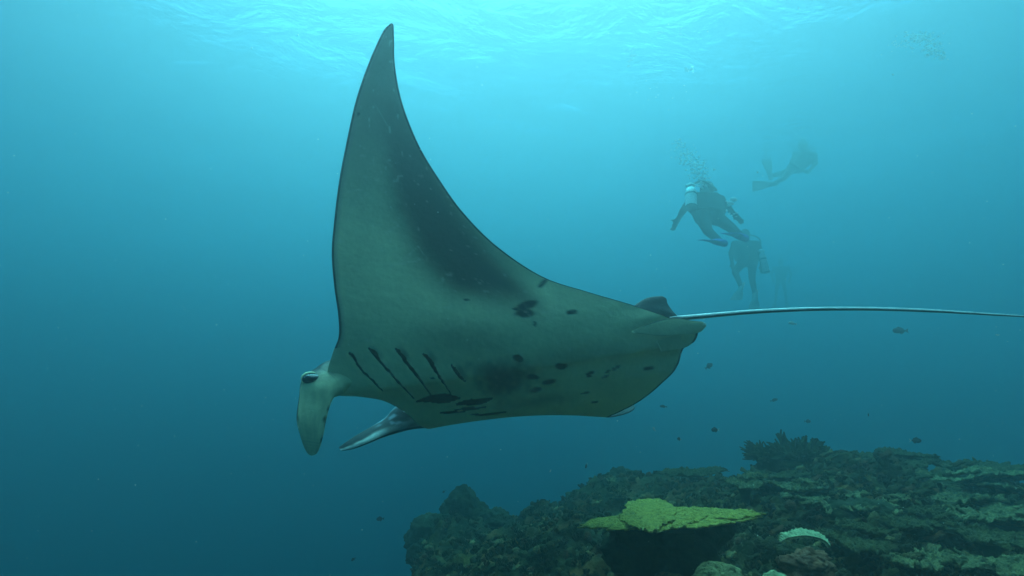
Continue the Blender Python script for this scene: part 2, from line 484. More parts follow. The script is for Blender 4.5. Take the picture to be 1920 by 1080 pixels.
def table_coral(px, py, d, rx, ry, label, mat, seed, tiers=((0, 0, 0, 1),), tilt=0.0, yaw=0.0, group=None, wide=False, **kw):
    c = at(px, py, d)
    zb = ground(c[0], c[1])
    root = empty('table_coral', (c[0], c[1], min(zb, c[2] - .03)))
    tag(root, label, 'coral', group)
    for i, (ox, oy, oz, s) in enumerate(tiers):
        v, f = plate_mesh(c + [ox, oy, oz], rx * s, ry * s, yaw + i * 1.3, tilt, seed + i * 11, **kw)
        mesh_obj('plate', v, f, mat, root)
    h = max(c[2] - zb, .06) + .12
    v, f = stalk_mesh(c + [0, 0, -.06 * rx], min(rx, ry) * .42, h) if not wide else shade_mass_mesh(c + [0, .1, -.05 * rx], rx * .66, .22, h)  # a wide table gets a dark mass added to deepen the shade below
    mesh_obj('stalk', v, f, M_stalk, root)
    return root

table_coral(1257, 970, 2.95, .50, .20, 'bright yellow green table coral shading the reef below it', M_yellow, 21,
            tiers=((0, 0, 0, 1), (-.10, .085, .014, .78), (.15, .085, .014, .70), (.05, -.02, .010, .6)), tilt=rad(-1), roll=rad(-4), thick=.013, rise=-.02, nub=.006, na=260, nr=26, finger=.07, nf=46, wide=True, warp=.012, lobe=.09)

PL = [  # px, py, depth, rx, ry, mat, tilt, finger, label
 (1800, 893, 4.3, .40, .34, M_plate, -2, .0, 'broad pale grey green plate coral high on the right reef'),
 (1560, 938, 3.7, .36, .30, M_plate3, -3, .35, 'fingered tan plate coral just right of the yellow table coral'),
 (1660, 950, 3.6, .40, .30, M_plate, -4, .35, 'fingered grey green plate coral at the middle of the right reef'),
 (1790, 950, 3.5, .46, .32, M_plate3, -4, .3, 'long tan plate coral with split edge on the right reef'),
 (1880, 968, 3.3, .34, .28, M_plate, -5, .3, 'pale fingered plate coral by the right edge of the picture'),
 (1590, 858, 4.9, .34, .28, M_plate2, -1, .1, 'olive plate coral on the crest right of the branching coral bush'),
 (1690, 862, 4.8, .38, .30, M_plate2, -2, .15, 'second olive plate coral from the left on the reef crest'),
 (1780, 868, 4.7, .30, .26, M_plate2, -1, .15, 'third olive plate coral from the left on the reef crest'),
 (1870, 876, 4.5, .34, .26, M_plate2, -3, .15, 'rightmost olive plate coral on the reef crest'),
 (1700, 905, 4.2, .36, .28, M_plate2, -2, .25, 'dull olive plate coral below the crest plates'),
 (1900, 915, 4.0, .36, .30, M_plate3, -3, .1, 'brown plate coral below the broad pale plate at right'),
 (1470, 888, 4.5, .42, .28, M_plate2, -1, .2, 'wide olive plate coral under the branching coral bush'),
 (1395, 905, 4.2, .20, .16, M_plate3, -3, .2, 'small tan plate coral behind the yellow table coral'),
 (1305, 886, 5.4, .32, .22, M_plate2, -1, .1, 'thin olive plate coral on the crest left of the branching bush'),
 (1610, 907, 4.2, .30, .20, M_plate2, -2, .3, 'small olive plate coral above the fingered tan plate'),
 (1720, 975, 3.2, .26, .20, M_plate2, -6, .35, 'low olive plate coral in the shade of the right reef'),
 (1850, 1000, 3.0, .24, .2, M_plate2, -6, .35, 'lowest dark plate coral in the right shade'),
 (1720, 1045, 2.8, .22, .18, M_plate3, -7, .3, 'tan plate coral at the bottom edge right of the sponge'),
 (1520, 916, 4.1, .34, .26, M_plate3, -3, .15, 'brown plate coral between the branching bush and the fingered tan plate'),
 (1748, 927, 3.9, .44, .32, M_plate2, -2, .15, 'dull plate coral midway down the right reef under the broad pale one'),
 (1640, 885, 4.5, .40, .30, M_plate3, -2, .12, 'brown plate coral just under the second crest plate'),
 (1600, 1010, 3.0, .26, .2, M_plate2, -4, .2, 'dark olive plate coral just right of the pale crescent'),
 (1880, 1058, 2.7, .28, .2, M_plate3, -7, .3, 'tan plate coral in the bottom right corner'),
]
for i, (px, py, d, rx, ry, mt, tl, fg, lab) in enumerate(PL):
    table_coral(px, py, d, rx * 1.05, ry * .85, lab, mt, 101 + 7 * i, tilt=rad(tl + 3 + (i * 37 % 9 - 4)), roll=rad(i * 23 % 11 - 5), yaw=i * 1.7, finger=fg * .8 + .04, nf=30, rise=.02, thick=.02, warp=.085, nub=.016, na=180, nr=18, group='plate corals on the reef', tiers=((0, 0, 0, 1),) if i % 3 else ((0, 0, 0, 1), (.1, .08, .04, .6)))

def branching(px, py, d, size, label, seed, n=46, lean=(0, 0, 0), mat=M_branch, spread=1.0, snap=False):
    c = at(px, py, hit(px, py) if snap else d); q = random.Random(seed)
    zb = min(ground(c[0], c[1]), c[2]); root = empty('branching_coral', (c[0], c[1], zb)); tag(root, label, 'coral', 'branching corals on the reef')
    parts = []
    def grow(p, dr, ln, r, lev):
        k = np.array([q.uniform(-.25, .25) for _ in range(3)])
        p2 = p + dr * ln * .5; p3 = p + (dr + k * .5) * ln
        parts.append(tube(np.array([p, p2, p3]), [r, r * .92, r * .75 if lev else r * .6], 6, True))
        if lev:
            for _ in range(q.randint(2, 3)):
                nd = dr + np.array([q.uniform(-.75, .75), q.uniform(-.75, .75), q.uniform(-.25, .6)]); nd /= np.linalg.norm(nd)
                st = p + (p3 - p) * q.uniform(.45, 1)
                grow(st, nd, ln * q.uniform(.55, .8), r * .65, lev - 1)
    for _ in range(n):
        a = q.uniform(0, 2 * PI); e = q.uniform(-.05, .95)
        dr = np.array([math.cos(a) * math.cos(e) * spread, math.sin(a) * math.cos(e) * spread, math.sin(e) * .75]) + np.array(lean); dr /= np.linalg.norm(dr)
        grow(np.array([c[0] + q.uniform(-.2, .2) * size, c[1] + q.uniform(-.2, .2) * size, c[2]]), dr, size * q.uniform(.26, .46), size * .075, 2)
    V, Fc, _ = merge(parts)
    mesh_obj('branches', V, Fc, mat, root)
    h = c[2] - zb + .1
    v, f = stalk_mesh(c + [0, 0, .05 * size], size * .6, h); mesh_obj('base', v, f, M_stalk, root)
    return root
branching(1500, 858, 4.9, .34, 'large branching coral bush standing up on the reef crest', 8, n=90, spread=1.3)
branching(1440, 852, 4.9, .26, 'branching coral with fingers reaching left over open water', 6, n=44, lean=(-1.2, 0, -.25))
branching(1165, 930, 5.4, .15, 'small pale green branching coral on the middle slope', 9, n=26, mat=M_plate, snap=True)
branching(1145, 905, 6.0, .12, 'tiny pale branching coral below the round coral boulder', 12, n=22, mat=M_white, snap=True)
branching(1095, 985, 3.4, .09, 'small knobbly coral at the left tip of the yellow table', 14, n=24, mat=M_plate, snap=True)
branching(1010, 965, 4.6, .10, 'small pale coral sprig left of the yellow table', 15, n=24, mat=M_plate, snap=True)

def boulder(px, py, d, r, label, seed, mat=M_stalk, squash=1.0, rough=.22):
    c = at(px, py, d); n1, n2 = 60, 90
    th = np.linspace(.001, PI - .001, n1); ph = np.linspace(0, 2 * PI, n2, endpoint=False)
    dd = np.stack([np.sin(th)[:, None] * np.cos(ph), np.sin(th)[:, None] * np.sin(ph), np.cos(th)[:, None] * np.ones(n2)], -1)
    rr = r * (1 + rough * fbm(dd[..., 0] * 1.7 + seed, dd[..., 1] * 1.7, dd[..., 2] * 1.7, 3) + .11 * np.abs(fbm(dd[..., 0] * 6 + seed, dd[..., 1] * 6, dd[..., 2] * 6, 3)))
    v = dd * rr[..., None]; v[..., 2] *= squash
    o = mesh_obj('coral_boulder', v.reshape(-1, 3) + c, grid_faces(n1, n2, wrap=True), mat)
    return tag(o, label, 'coral', 'coral boulders on the reef')
boulder(872, 975, 6.0, .26, 'tall dark coral boulder rising on the left reef', 3, squash=1.1)
boulder(815, 1010, 5.6, .24, 'dark coral boulder at the left end of the reef', 13, squash=1.0)
boulder(790, 1040, 5.2, .13, 'small dark coral knob hanging at the left reef edge', 23, squash=.9)
boulder(920, 992, 5.8, .24, 'low dark coral boulder right of the tall left one', 33, squash=.8)
boulder(1162, 906, 6.5, .19, 'round coral boulder on the middle of the reef crest', 43, squash=.85)
boulder(1085, 940, 6.2, .16, 'small low coral boulder left of the round crest boulder', 53, squash=.6)
boulder(1250, 905, 6.0, .19, 'low dark coral boulder on the crest left of the plates', 63, squash=.6)
boulder(1495, 872, 4.98, .27, 'dark coral mound under the branching bush on the crest', 93, mat=M_branch, squash=.55)
boulder(1640, 985, 3.5, .25, 'dark coral mound in the shade under the right plates', 73, squash=.6)

# curved pale coral over a red brown sponge
def arch_coral():
    c = at(1508, 1030, 2.72)
    root = empty('crescent_coral', c); tag(root, 'small pale crescent of ridged coral above the red brown sponge', 'coral')
    na, nb = 120, 14
    t = np.linspace(rad(150), rad(8), na); s = np.linspace(0, 1, nb)
    w = .045 * np.sin(np.linspace(.12, PI - .25, na)) ** .6
    R0 = .135
    rid = (.004 * np.sin(np.arange(na) * .95 + 2 * vnoise(np.arange(na) * .12, 0, 0)) + .010 * vnoise(np.arange(na) * .09, 3, 0))[:, None] * (.4 + s)[None]
    X = np.cos(t)[:, None] * (R0 + s[None] * w[:, None] * .75 + rid); Z = .48 * np.sin(t)[:, None] * (R0 + s[None] * w[:, None] * .9 + rid)
    Yy = s[None] * w[:, None] * 1.2 + 0 * X
    up = np.stack([X, Yy, Z + .006 * np.sin(PI * s)[None]], -1); dn = up - np.stack([np.cos(t)[:, None] * .016 + 0 * X, -.004 + 0 * X, np.sin(t)[:, None] * .014 + 0 * X], -1)
    v = np.concatenate([up.reshape(-1, 3), dn.reshape(-1, 3)]); k = na * nb
    f = grid_faces(na, nb).tolist() + grid_faces(na, nb, off=k, flip=True).tolist()
    for i in range(na - 1):
        for j in (0, nb - 1): f.append([i * nb + j, (i + 1) * nb + j, k + (i + 1) * nb + j, k + i * nb + j])
    mesh_obj('rim', v + c, f, M_white, root)
    v, f = plate_mesh(c + [0, .05, -.02], .12, .08, 0, 0, 5, thick=.06); mesh_obj('base', v, f, M_stalk, root)
arch_coral()
def sponge():
    o = boulder(1512, 1062, 2.62, .115, 'red brown rounded sponge under the pale crescent coral', 83, mat=M_sponge, squash=.62, rough=.3)
    o.name = 'sponge'; o['category'] = 'sponge'
    del o['group']
sponge()
def ridged(px, py, d, r, label, seed, mat):
    c = at(px, py, d); n1, n2 = 90, 200
    th = np.linspace(.001, PI * .6, n1); ph = np.linspace(0, 2 * PI, n2, endpoint=False)
    dd = np.stack([np.sin(th)[:, None] * np.cos(ph), np.sin(th)[:, None] * np.sin(ph), np.cos(th)[:, None] * np.ones(n2)], -1)
    w = fbm(dd[..., 0] * 3 + seed, dd[..., 1] * 3, dd[..., 2] * 3, 2)
    rr = r * (1 + .15 * w + .07 * np.abs(np.sin(w * 26 + dd[..., 0] * 8)))
    v = dd * rr[..., None]; v[..., 2] *= .7
    return tag(mesh_obj('ridged_coral', v.reshape(-1, 3) + c, grid_faces(n1, n2, wrap=True), mat), label, 'coral', 'ridged corals at the bottom edge')
ridged(1350, 1092, 2.62, .115, 'tan ridged coral at the bottom edge below the yellow table', 3, M_ridge)
ridged(1455, 1092, 2.55, .06, 'small bluish pale ridged coral at the bottom edge left of the sponge', 5, M_white)
ridged(1255, 1098, 2.75, .08, 'dull tan ridged coral at the bottom edge, leftmost of three', 8, M_plate3)

# ------------------------------------------------------------------ manta ray
# stations from the near wing tip, over the belly, to the hidden far wing tip:
# leading edge (px,py,depth), trailing edge, mid-chord push (px,py,depth), thickness, edge thickness
ST = [
 ((730, 46, 2.46), (738, 47, 2.46), (0, -3, 0), .008, .005),
 ((720, 56, 2.455), (739, 76, 2.455), (0, 0, 0), .012, .005),
 ((703, 90, 2.44), (740, 115, 2.44), (0, 0, .00), .020, .006),
 ((683, 140, 2.42), (747, 165, 2.42), (0, 0, .01), .028, .006),
 ((665, 197, 2.395), (761, 215, 2.40), (0, 0, .015), .036, .007),
 ((650, 265, 2.365), (787, 276, 2.385), (0, 0, .02), .046, .007),
 ((636, 338, 2.335), (822, 334, 2.37), (0, 0, .022), .058, .008),
 ((627, 410, 2.31), (868, 398, 2.36), (0, 0, .022), .075, .008),
 ((622, 475, 2.285), (932, 462, 2.355), (0, 0, .015), .095, .009),
 ((627, 540, 2.27), (1018, 519, 2.355), (0, 0, .002), .12, .009),
 ((634, 590, 2.262), (1105, 548, 2.365), (0, 0, -.012), .15, .010),
 ((635, 630, 2.262), (1190, 573, 2.38), (0, 2, -.026), .19, .012),
 ((624, 662, 2.268), (1255, 595, 2.40), (0, 4, -.036), .24, .03),
 ((614, 700, 2.28), (1304, 613, 2.42), (0, 4, -.042), .28, .10),
 ((626, 738, 2.30), (1302, 638, 2.435), (0, 4, -.042), .30, .14),
 ((675, 744, 2.345), (1284, 651, 2.455), (0, 5, -.038), .30, .15),
 ((720, 752, 2.40), (1271, 684, 2.485), (0, 5, -.032), .29, .15),
 ((760, 774, 2.47), (1236, 724, 2.535), (0, 2, -.02), .26, .13),
 ((790, 800, 2.55), (1192, 757, 2.60), (0, -4, .0), .20, .06),
 ((812, 801, 2.66), (1140, 783, 2.70), (-5, -12, .02), .15, .02),
 ((812, 768, 2.90), (1190, 763, 2.92), (0, -8, .02), .12, .01),
 ((815, 715, 3.20), (1120, 705, 3.24), (0, 0, .02), .09, .009),
 ((822, 650, 3.50), (1020, 645, 3.53), (0, 0, .02), .06, .008),
 ((835, 590, 3.78), (940, 595, 3.80), (0, 0, .01), .035, .007),
 ((862, 545, 4.00), (885, 552, 4.00), (0, 0, 0), .012, .005),
 ((880, 535, 4.04), (882, 537, 4.04), (0, 0, 0), .006, .004),
]
Lc = np.array([s[0] for s in ST], float); Tc = np.array([s[1] for s in ST], float); Mc = np.array([s[2] for s in ST], float)
Th = np.array([[s[3], s[4]] for s in ST], float)
NV = 250
# even spacing along the span
seg = np.linalg.norm(np.diff((Lc + Tc)[:, :2] / 2, axis=0), axis=1) + 14 + np.abs(np.diff(Lc[:, 2])) * 90
cum = np.concatenate([[0], np.cumsum(seg)])
NU = 400
tt = np.interp(np.linspace(0, cum[-1], NU), cum, np.arange(len(ST)))
Ld, Td, Md, Thd = catmull(Lc, tt), catmull(Tc, tt), catmull(Mc, tt), catmull(Th, tt)
vv = np.linspace(0, 1, NV)
G = Ld[:, None] * (1 - vv)[None, :, None] + Td[:, None] * vv[None, :, None] + 4 * (vv * (1 - vv))[None, :, None] * Md[:, None]
PX, PY = G[..., 0], G[..., 1]
chord = np.hypot(Td[:, 0] - Ld[:, 0], Td[:, 1] - Ld[:, 1])[:, None]
W = at(G[..., 0], G[..., 1], G[..., 2])
def grid_normals(W):
    n_ = np.cross(np.gradient(W, axis=0), np.gradient(W, axis=1))
    return n_ / (np.linalg.norm(n_, axis=-1, keepdims=True) + 1e-12)
NRM = grid_normals(W)
if (NRM[NU // 3, NV // 2] @ W[NU // 3, NV // 2]) > 0: NRM = -NRM
for _ in range(12):
    NRM[1:-1] = (NRM[:-2] + 2 * NRM[1:-1] + NRM[2:]) / 4
NRM /= np.linalg.norm(NRM, axis=-1, keepdims=True) + 1e-12
foil = 2.6 * np.sqrt(vv + 1e-6) * (1 - vv)
edge = np.clip(1 - vv / .25, 0, 1) ** .7
T = np.maximum(Thd[:, :1] * foil[None], Thd[:, 1:] * edge[None]) + .004
# belly relief: soft folds towards the tail
fold = .006 * np.sin((PY + .22 * PX) / 9.0) * sstep(1120, 1240, PX) * sstep(560, 600, PY) * (1 - sstep(690, 740, PY))
W = W + NRM * fold[..., None]

def ell(cx, cy, rx, ry, ang=0, soft=.35):
    a = rad(ang); dx, dy = PX - cx, PY - cy
    u = (dx * math.cos(a) + dy * math.sin(a)) / rx; w_ = (-dx * math.sin(a) + dy * math.cos(a)) / ry
    wob = .22 * vnoise(PX * .11 + cx, PY * .11, 0 * PX)
    return 1 - sstep(1 - soft, 1 + soft, np.hypot(u, w_) + wob)
def seg_dist(p, q):
    p, q = np.array(p, float), np.array(q, float); d = q - p; L2 = d @ d
    t = np.clip(((PX - p[0]) * d[0] + (PY - p[1]) * d[1]) / L2, 0, 1)
    return np.hypot(PX - p[0] - t * d[0], PY - p[1] - t * d[1]), t
vis = (np.arange(NU) / NU < .9)[:, None] & (tt < 19.2)[:, None]
base = np.array([.74, .68, .38])
col = np.empty((NU, NV, 3)); col[:] = base
mott = fbm(PX / 60, PY / 60, 0 * PX + 3, 4); grain = fbm(PX / 5, PY / 5, 0 * PX + 13, 3); streak = fbm((PX + .35 * PY) / 90, (PY - .35 * PX) / 9, 0 * PX + 23, 3)
col *= (1 + .07 * mott + .025 * grain + .035 * streak)[..., None]
def darken(mask, c, amt=1.0):
    global col
    k_ = (np.clip(mask, 0, 1) * amt * vis)[..., None]
    col = col * (1 - k_) + np.array(c) * k_
fold_shade = (.15, .12, .085)
# soft dark band across the wing
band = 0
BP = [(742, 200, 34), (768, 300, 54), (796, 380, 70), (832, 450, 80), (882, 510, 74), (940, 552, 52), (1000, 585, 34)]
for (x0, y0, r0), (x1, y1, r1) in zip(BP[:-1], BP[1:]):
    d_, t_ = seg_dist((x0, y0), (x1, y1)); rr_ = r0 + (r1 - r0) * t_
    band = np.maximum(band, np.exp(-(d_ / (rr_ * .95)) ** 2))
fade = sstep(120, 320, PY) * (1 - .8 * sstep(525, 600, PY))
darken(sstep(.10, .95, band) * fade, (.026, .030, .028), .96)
darken((1 - sstep(200, 470, PY)) * .80, (.17, .17, .13))
darken(ell(945, 712, 46, 30, -10, .75), (.035, .045, .04), .95)
darken(ell(912, 693, 34, 12, 10, .8), (.06, .07, .06), .7)
darken(ell(1010, 752, 60, 9, -8, .9), fold_shade, .45)  # this streak and the next paint in the shade of belly folds
darken(ell(1060, 668, 110, 13, -8, .95), fold_shade, .30)
darken(ell(870, 640, 70, 30, 10, .95), (.25, .20, .13), .4)
for e in [(986, 573, 20, 8, -18), (985, 587, 18, 8.5, 0), (966, 579, 6, 3, 0), (1073, 585, 10, 5, -15), (973, 672, 12, 5.5, 22), (1052, 687, 11, 6, 0), (998, 707, 11, 5.5, 0),
          (1029, 716, 13, 5, -10), (1006, 730, 12, 4.5, -8), (1107, 700, 9, 3.2, -18), (1105, 706, 5, 2, -18), (1155, 690, 9, 2.4, -25), (1139, 697, 6, 2, -20),
          (1135, 706, 7, 2.2, -20), (1216, 691, 10, 2.4, -8), (875, 562, 6, 2.2, 0), (672, 214, 3.5, 2.4, 0), (1003, 607, 2.5, 5, 0), (1019, 530, 12, 3.5, -45), (811, 709, 3, 1.6, 0),
          (1097, 737, 9, 2, -12), (1115, 754, 7, 1.6, -5)]:
    darken(ell(*e, soft=.25), (.018, .023, .022))
# soft shadow painted into the skin beside the gill slits
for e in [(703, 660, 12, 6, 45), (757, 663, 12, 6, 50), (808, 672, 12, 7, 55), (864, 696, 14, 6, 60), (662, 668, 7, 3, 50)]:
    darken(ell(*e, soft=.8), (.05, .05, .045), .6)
# pale lips along the gill slits
for g_ in ([(652, 664), (670, 690), (698, 718), (714, 733)], [(689, 657), (713, 684), (737, 712), (772, 749)], [(739, 658), (765, 690), (787, 718), (805, 745)], [(791, 667), (815, 700), (829, 720), (844, 744)], [(844, 688), (863, 711), (870, 718)]):
    for p_, q_ in zip(g_[:-1], g_[1:]):
        d_, t_ = seg_dist(p_, q_); darken(1 - sstep(1.0, 6.5, d_), base * 1.3, .4)
# old scratches
for p_, q_, w_, a_ in [((726, 499), (792, 487), 1.6, .5), ((748, 494), (784, 462), 1.1, .3), ((640, 362), (692, 352), 1.2, .35), ((648, 420), (690, 330), .9, .22), ((655, 400), (712, 340), .9, .2),
                       ((716, 442), (744, 426), 1.3, .4), ((720, 436), (752, 420), .9, .3), ((700, 190), (735, 250), .9, .2), ((800, 560), (803, 590), 1, .25), ((822, 566), (825, 600), 1, .25),
                       ((668, 270), (690, 282), .9, .25), ((885, 640), (890, 662), 1, .25), ((905, 640), (912, 664), 1, .22)]:
    d_, t_ = seg_dist(p_, q_)
    darken((1 - sstep(w_ * .4, w_ * 1.6, d_)) * np.sin(PI * np.clip(t_, .02, .98)) ** .5, (.85, .75, .55), a_)
dots = sstep(.80, .93, vnoise(PX * .13, PY * .13, 0 * PX + 77))
darken(dots, (.8, .72, .55), .3)
rs = random.Random(41)
for _ in range(70):
    x_, y_ = rs.uniform(640, 1150), rs.uniform(90, 720); a_ = rs.uniform(0, PI); l_ = rs.uniform(5, 34)
    d_, t_ = seg_dist((x_, y_), (x_ + l_ * math.cos(a_), y_ + l_ * math.sin(a_)))
    darken((1 - sstep(.5, 1.5, d_)) * np.sin(PI * np.clip(t_, .02, .98)), (.85, .75, .55), rs.uniform(.08, .3))
# bluish grey leading margin, black rims
eL = vv[None] * chord; eT = (1 - vv)[None] * chord
wing = (tt < 11.7)[:, None]
darken((1 - sstep(2, 15, eL)) * wing, (.20, .19, .18), .6)
darken((1 - sstep(2.8, 5.4, eL)) * wing, (.008, .009, .010), 1)
darken((1 - sstep(2.6, 5.0, eT)) * (tt < 19.2)[:, None], (.008, .009, .010), 1)
darken((1 - sstep(.5, 2.0, eL)) * (tt > 14)[:, None], (.03, .035, .03), .8)
black = np.array([.012, .013, .015])
col[~np.broadcast_to(vis, (NU, NV))] = black * 2
D = W - NRM * T[..., None]
verts = np.concatenate([W.reshape(-1, 3), D.reshape(-1, 3)]); K = NU * NV
f = grid_faces(NU, NV).tolist() + grid_faces(NU, NV, off=K, flip=True).tolist()
for i in range(NU - 1):
    for j in (0, NV - 1):
        q4 = [i * NV + j, (i + 1) * NV + j, K + (i + 1) * NV + j, K + i * NV + j]
        f.append(q4[::-1] if j == 0 else q4)
for j in range(NV - 1):
    for i in (0, NU - 1):
        q4 = [i * NV + j, i * NV + j + 1, K + i * NV + j + 1, K + i * NV + j]
        f.append(q4)
manta = empty('manta_ray', at(950, 690, 2.5))
tag(manta, 'large manta ray gliding left with its spotted pale belly towards us', 'manta ray')
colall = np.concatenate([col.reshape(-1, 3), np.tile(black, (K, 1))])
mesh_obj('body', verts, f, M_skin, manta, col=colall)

FLATP = np.stack([PX[tt < 19.3], PY[tt < 19.3]], -1).reshape(-1, 2); FLATW = W[tt < 19.3].reshape(-1, 3); FLATN = NRM[tt < 19.3].reshape(-1, 3)
def on_belly(px, py, lift):
    i = np.argmin((FLATP[:, 0] - px) ** 2 + (FLATP[:, 1] - py) ** 2)
    return FLATW[i] + FLATN[i] * lift
def slit(points, widths):
    t = np.linspace(0, len(points) - 1, 26); P = catmull(np.array(points, float), t); wd = catmull(np.array(widths, float)[:, None], t)[:, 0]
    tan = np.gradient(P, axis=0); tan /= np.linalg.norm(tan, axis=1, keepdims=True); nn = np.stack([-tan[:, 1], tan[:, 0]], -1)
    rows = []
    for s_, lift in ((-1, .0008), (-.35, .0035), (.45, .002), (1, .0006)):
        Q = P + nn * (wd * s_ * 1.4)[:, None]
        rows.append(np.array([on_belly(x, y, lift) for x, y in Q]))
    v = np.stack(rows, 1).reshape(-1, 3)
    mesh_obj('gill_slit', v, grid_faces(26, 4), M_slit, manta)
slit([(654, 661), (663, 669), (674, 688), (700, 715), (718, 733)], [1.2, 1.9, 1.4, 1.0, .5])
slit([(691, 652), (702, 662), (716, 681), (740, 708), (776, 747)], [1.2, 2.6, 1.9, 1.4, .7])
slit([(741, 653), (752, 664), (768, 687), (790, 715), (809, 743)], [1.2, 2.6, 1.9, 1.4, .7])
slit([(793, 663), (804, 673), (818, 697), (832, 717), (848, 742)], [1.2, 2.6, 1.9, 1.3, .7])
slit([(846, 683), (855, 696), (866, 709), (873, 715)], [1.0, 2.2, 1.8, .8])
slit([(780, 753), (805, 748), (835, 747), (863, 746)], [.8, 4.5, 6.5, 1.0])
slit([(855, 758), (880, 754), (902, 752), (924, 746)], [1.5, 4.0, 4.2, 1.0])
slit([(825, 774), (848, 773), (873, 771)], [.5, 1.8, .5])
slit([(852, 768), (880, 766), (911, 763)], [.5, 2.0, .5])
slit([(878, 776), (910, 777), (950, 772)], [.5, 1.5, .5])

# near cephalic fin with the head side that carries the eye
A = [(650, 672, 2.42), (612, 683, 2.40), (590, 698, 2.36), (567, 713, 2.30), (561, 745, 2.26), (556, 786, 2.22), (563, 817, 2.21), (570, 838, 2.21), (577, 850, 2.21), (583, 854, 2.21)]
B = [(690, 720, 2.32), (655, 722, 2.285), (642, 732, 2.265), (629, 740, 2.245), (620, 756, 2.225), (612, 786, 2.21), (606, 817, 2.20), (600, 838, 2.20), (594, 850, 2.205), (588, 854, 2.205)]
Tn = [.08, .10, .11, .09, .045, .026, .018, .014, .010, .005]
v, f, t_, ang = loft(at(*np.array(A).T), at(*np.array(B).T), Tn, 80, 40)
ca, sa = np.cos(ang)[None], np.sin(ang)[None]
tl = t_[:, None] + 0 * ca
cc = np.empty(tl.shape + (3,)); cc[:] = base * .92
cc *= (1 + .10 * fbm(tl * 1.2, ca * 9 + 0 * tl, 0 * tl + 5, 3) + .05 * np.sin(ca * 40 + tl * 2))[..., None]
nz = vnoise(tl * 3.0, ca * 6 + 0 * tl, 0 * tl)
def mixc(k_, c):
    global cc
    k_ = np.clip(k_, 0, 1)[..., None]; cc = cc * (1 - k_) + np.array(c) * k_
mixc(sstep(5.4, 7.0, tl) * (.35 + .4 * np.sin(tl * 34 + ca * 3)) * .6, (.26, .22, .15))
mixc(sstep(.78, .95, -ca + .14 * nz) * sstep(3.0, 3.4, tl) * (1 - sstep(4.8, 5.4, tl)), black)
mixc(sstep(.84, .97, ca + .14 * nz) * sstep(4.0, 4.6, tl) * (1 - sstep(6.2, 7, tl)), black)
mixc(sstep(-.75, .25, -ca + .25 * nz) * (1 - sstep(2.7, 3.4, tl)) * .9, (.13, .12, .10))
mixc(sstep(.25, .55, -ca + .1 * nz) * (1 - sstep(2.4, 3.0, tl)), black)
mesh_obj('cephalic_fin', v, f, M_skin, manta, col=cc.reshape(-1, 3))
# eye and its lid
def ball(c, r, sq, n1=18, n2=26):
    th = np.linspace(.001, PI - .001, n1); ph = np.linspace(0, 2 * PI, n2, endpoint=False)
    dd = np.stack([np.sin(th)[:, None] * np.cos(ph), np.sin(th)[:, None] * np.sin(ph), np.cos(th)[:, None] * np.ones(n2)], -1)
    return (dd * r * np.array(sq)).reshape(-1, 3) + np.asarray(c), grid_faces(n1, n2, wrap=True).tolist()
ec = at(585, 711, 2.268)
v, f = ball(ec, .036, (1.1, .9, .66))
eye = mesh_obj('eye', v, f, M_eye, manta)
lid = []
for k_ in range(40):
    a_ = k_ / 39 * .85 * PI + rad(70)
    lid.append(ec + np.array([math.cos(a_) * .039, -.004, math.sin(a_) * .026]))
v, f = tube(lid, .002 + .005 * np.sin(np.linspace(0, PI, 40)), 8)
lo_ = mesh_obj('eyelid', v, f, M_skin, manta, col=np.tile(base * 1.5, (len(v), 1)))
# far cephalic fin, rolled, dark inside with a white outer edge
A = [(770, 752, 2.70), (742, 764, 2.69), (722, 785, 2.66), (698, 800, 2.62), (668, 817, 2.58), (646, 831, 2.55), (635, 839, 2.54)]
B = [(812, 802, 2.64), (778, 803, 2.62), (742, 811, 2.59), (716, 820, 2.56), (688, 832, 2.53), (661, 842, 2.52), (640, 845, 2.52)]
v, f, t_, ang = loft(at(*np.array(A).T), at(*np.array(B).T), [.10, .085, .06, .042, .032, .022, .008], 70, 36)
ca, sa = np.cos(ang)[None], np.sin(ang)[None]
tl = t_[:, None] + 0 * ca
cc = np.empty(tl.shape + (3,)); cc[:] = (.022, .025, .028)
nz = vnoise(tl * 2.5, ca * 4 + 0 * tl, 0 * tl + 3)
mixc(sstep(.22, .5, ca + .15 * nz) * sstep(2.2, 3.4, tl), (.95, .95, .85))
mixc(sstep(.35, .8, ca + .15 * nz) * .6, (.5, .52, .48))
mixc(sstep(.5, .9, -ca + .2 * nz) * sstep(.6, 1.2, tl) * (1 - sstep(2.4, 3.4, tl)) * .8, (.34, .42, .46))
mixc(sstep(.1, .5, nz + .3 * np.sin(tl * 5)) * sstep(1, 1.6, tl) * (1 - sstep(2.4, 3.2, tl)) * .7, (.34, .42, .48))
mixc(sstep(.93, 1, ca), black)
mesh_obj('cephalic_fin', v, f, M_skin, manta, col=cc.reshape(-1, 3))

# dorsal fin
A = [(1168, 590, 2.47), (1190, 572, 2.50), (1212, 559, 2.52), (1238, 555, 2.53), (1247, 558, 2.53)]
B = [(1275, 606, 2.50), (1271, 594, 2.50), (1262, 584, 2.51), (1252, 570, 2.52), (1250, 562, 2.53)]
v, f, t_, ang = loft(at(*np.array(A).T), at(*np.array(B).T), [.03, .026, .02, .012, .005], 40, 30)
mesh_obj('dorsal_fin', v, f, M_skin, manta, col=np.tile([.05, .058, .055], (len(v), 1)))
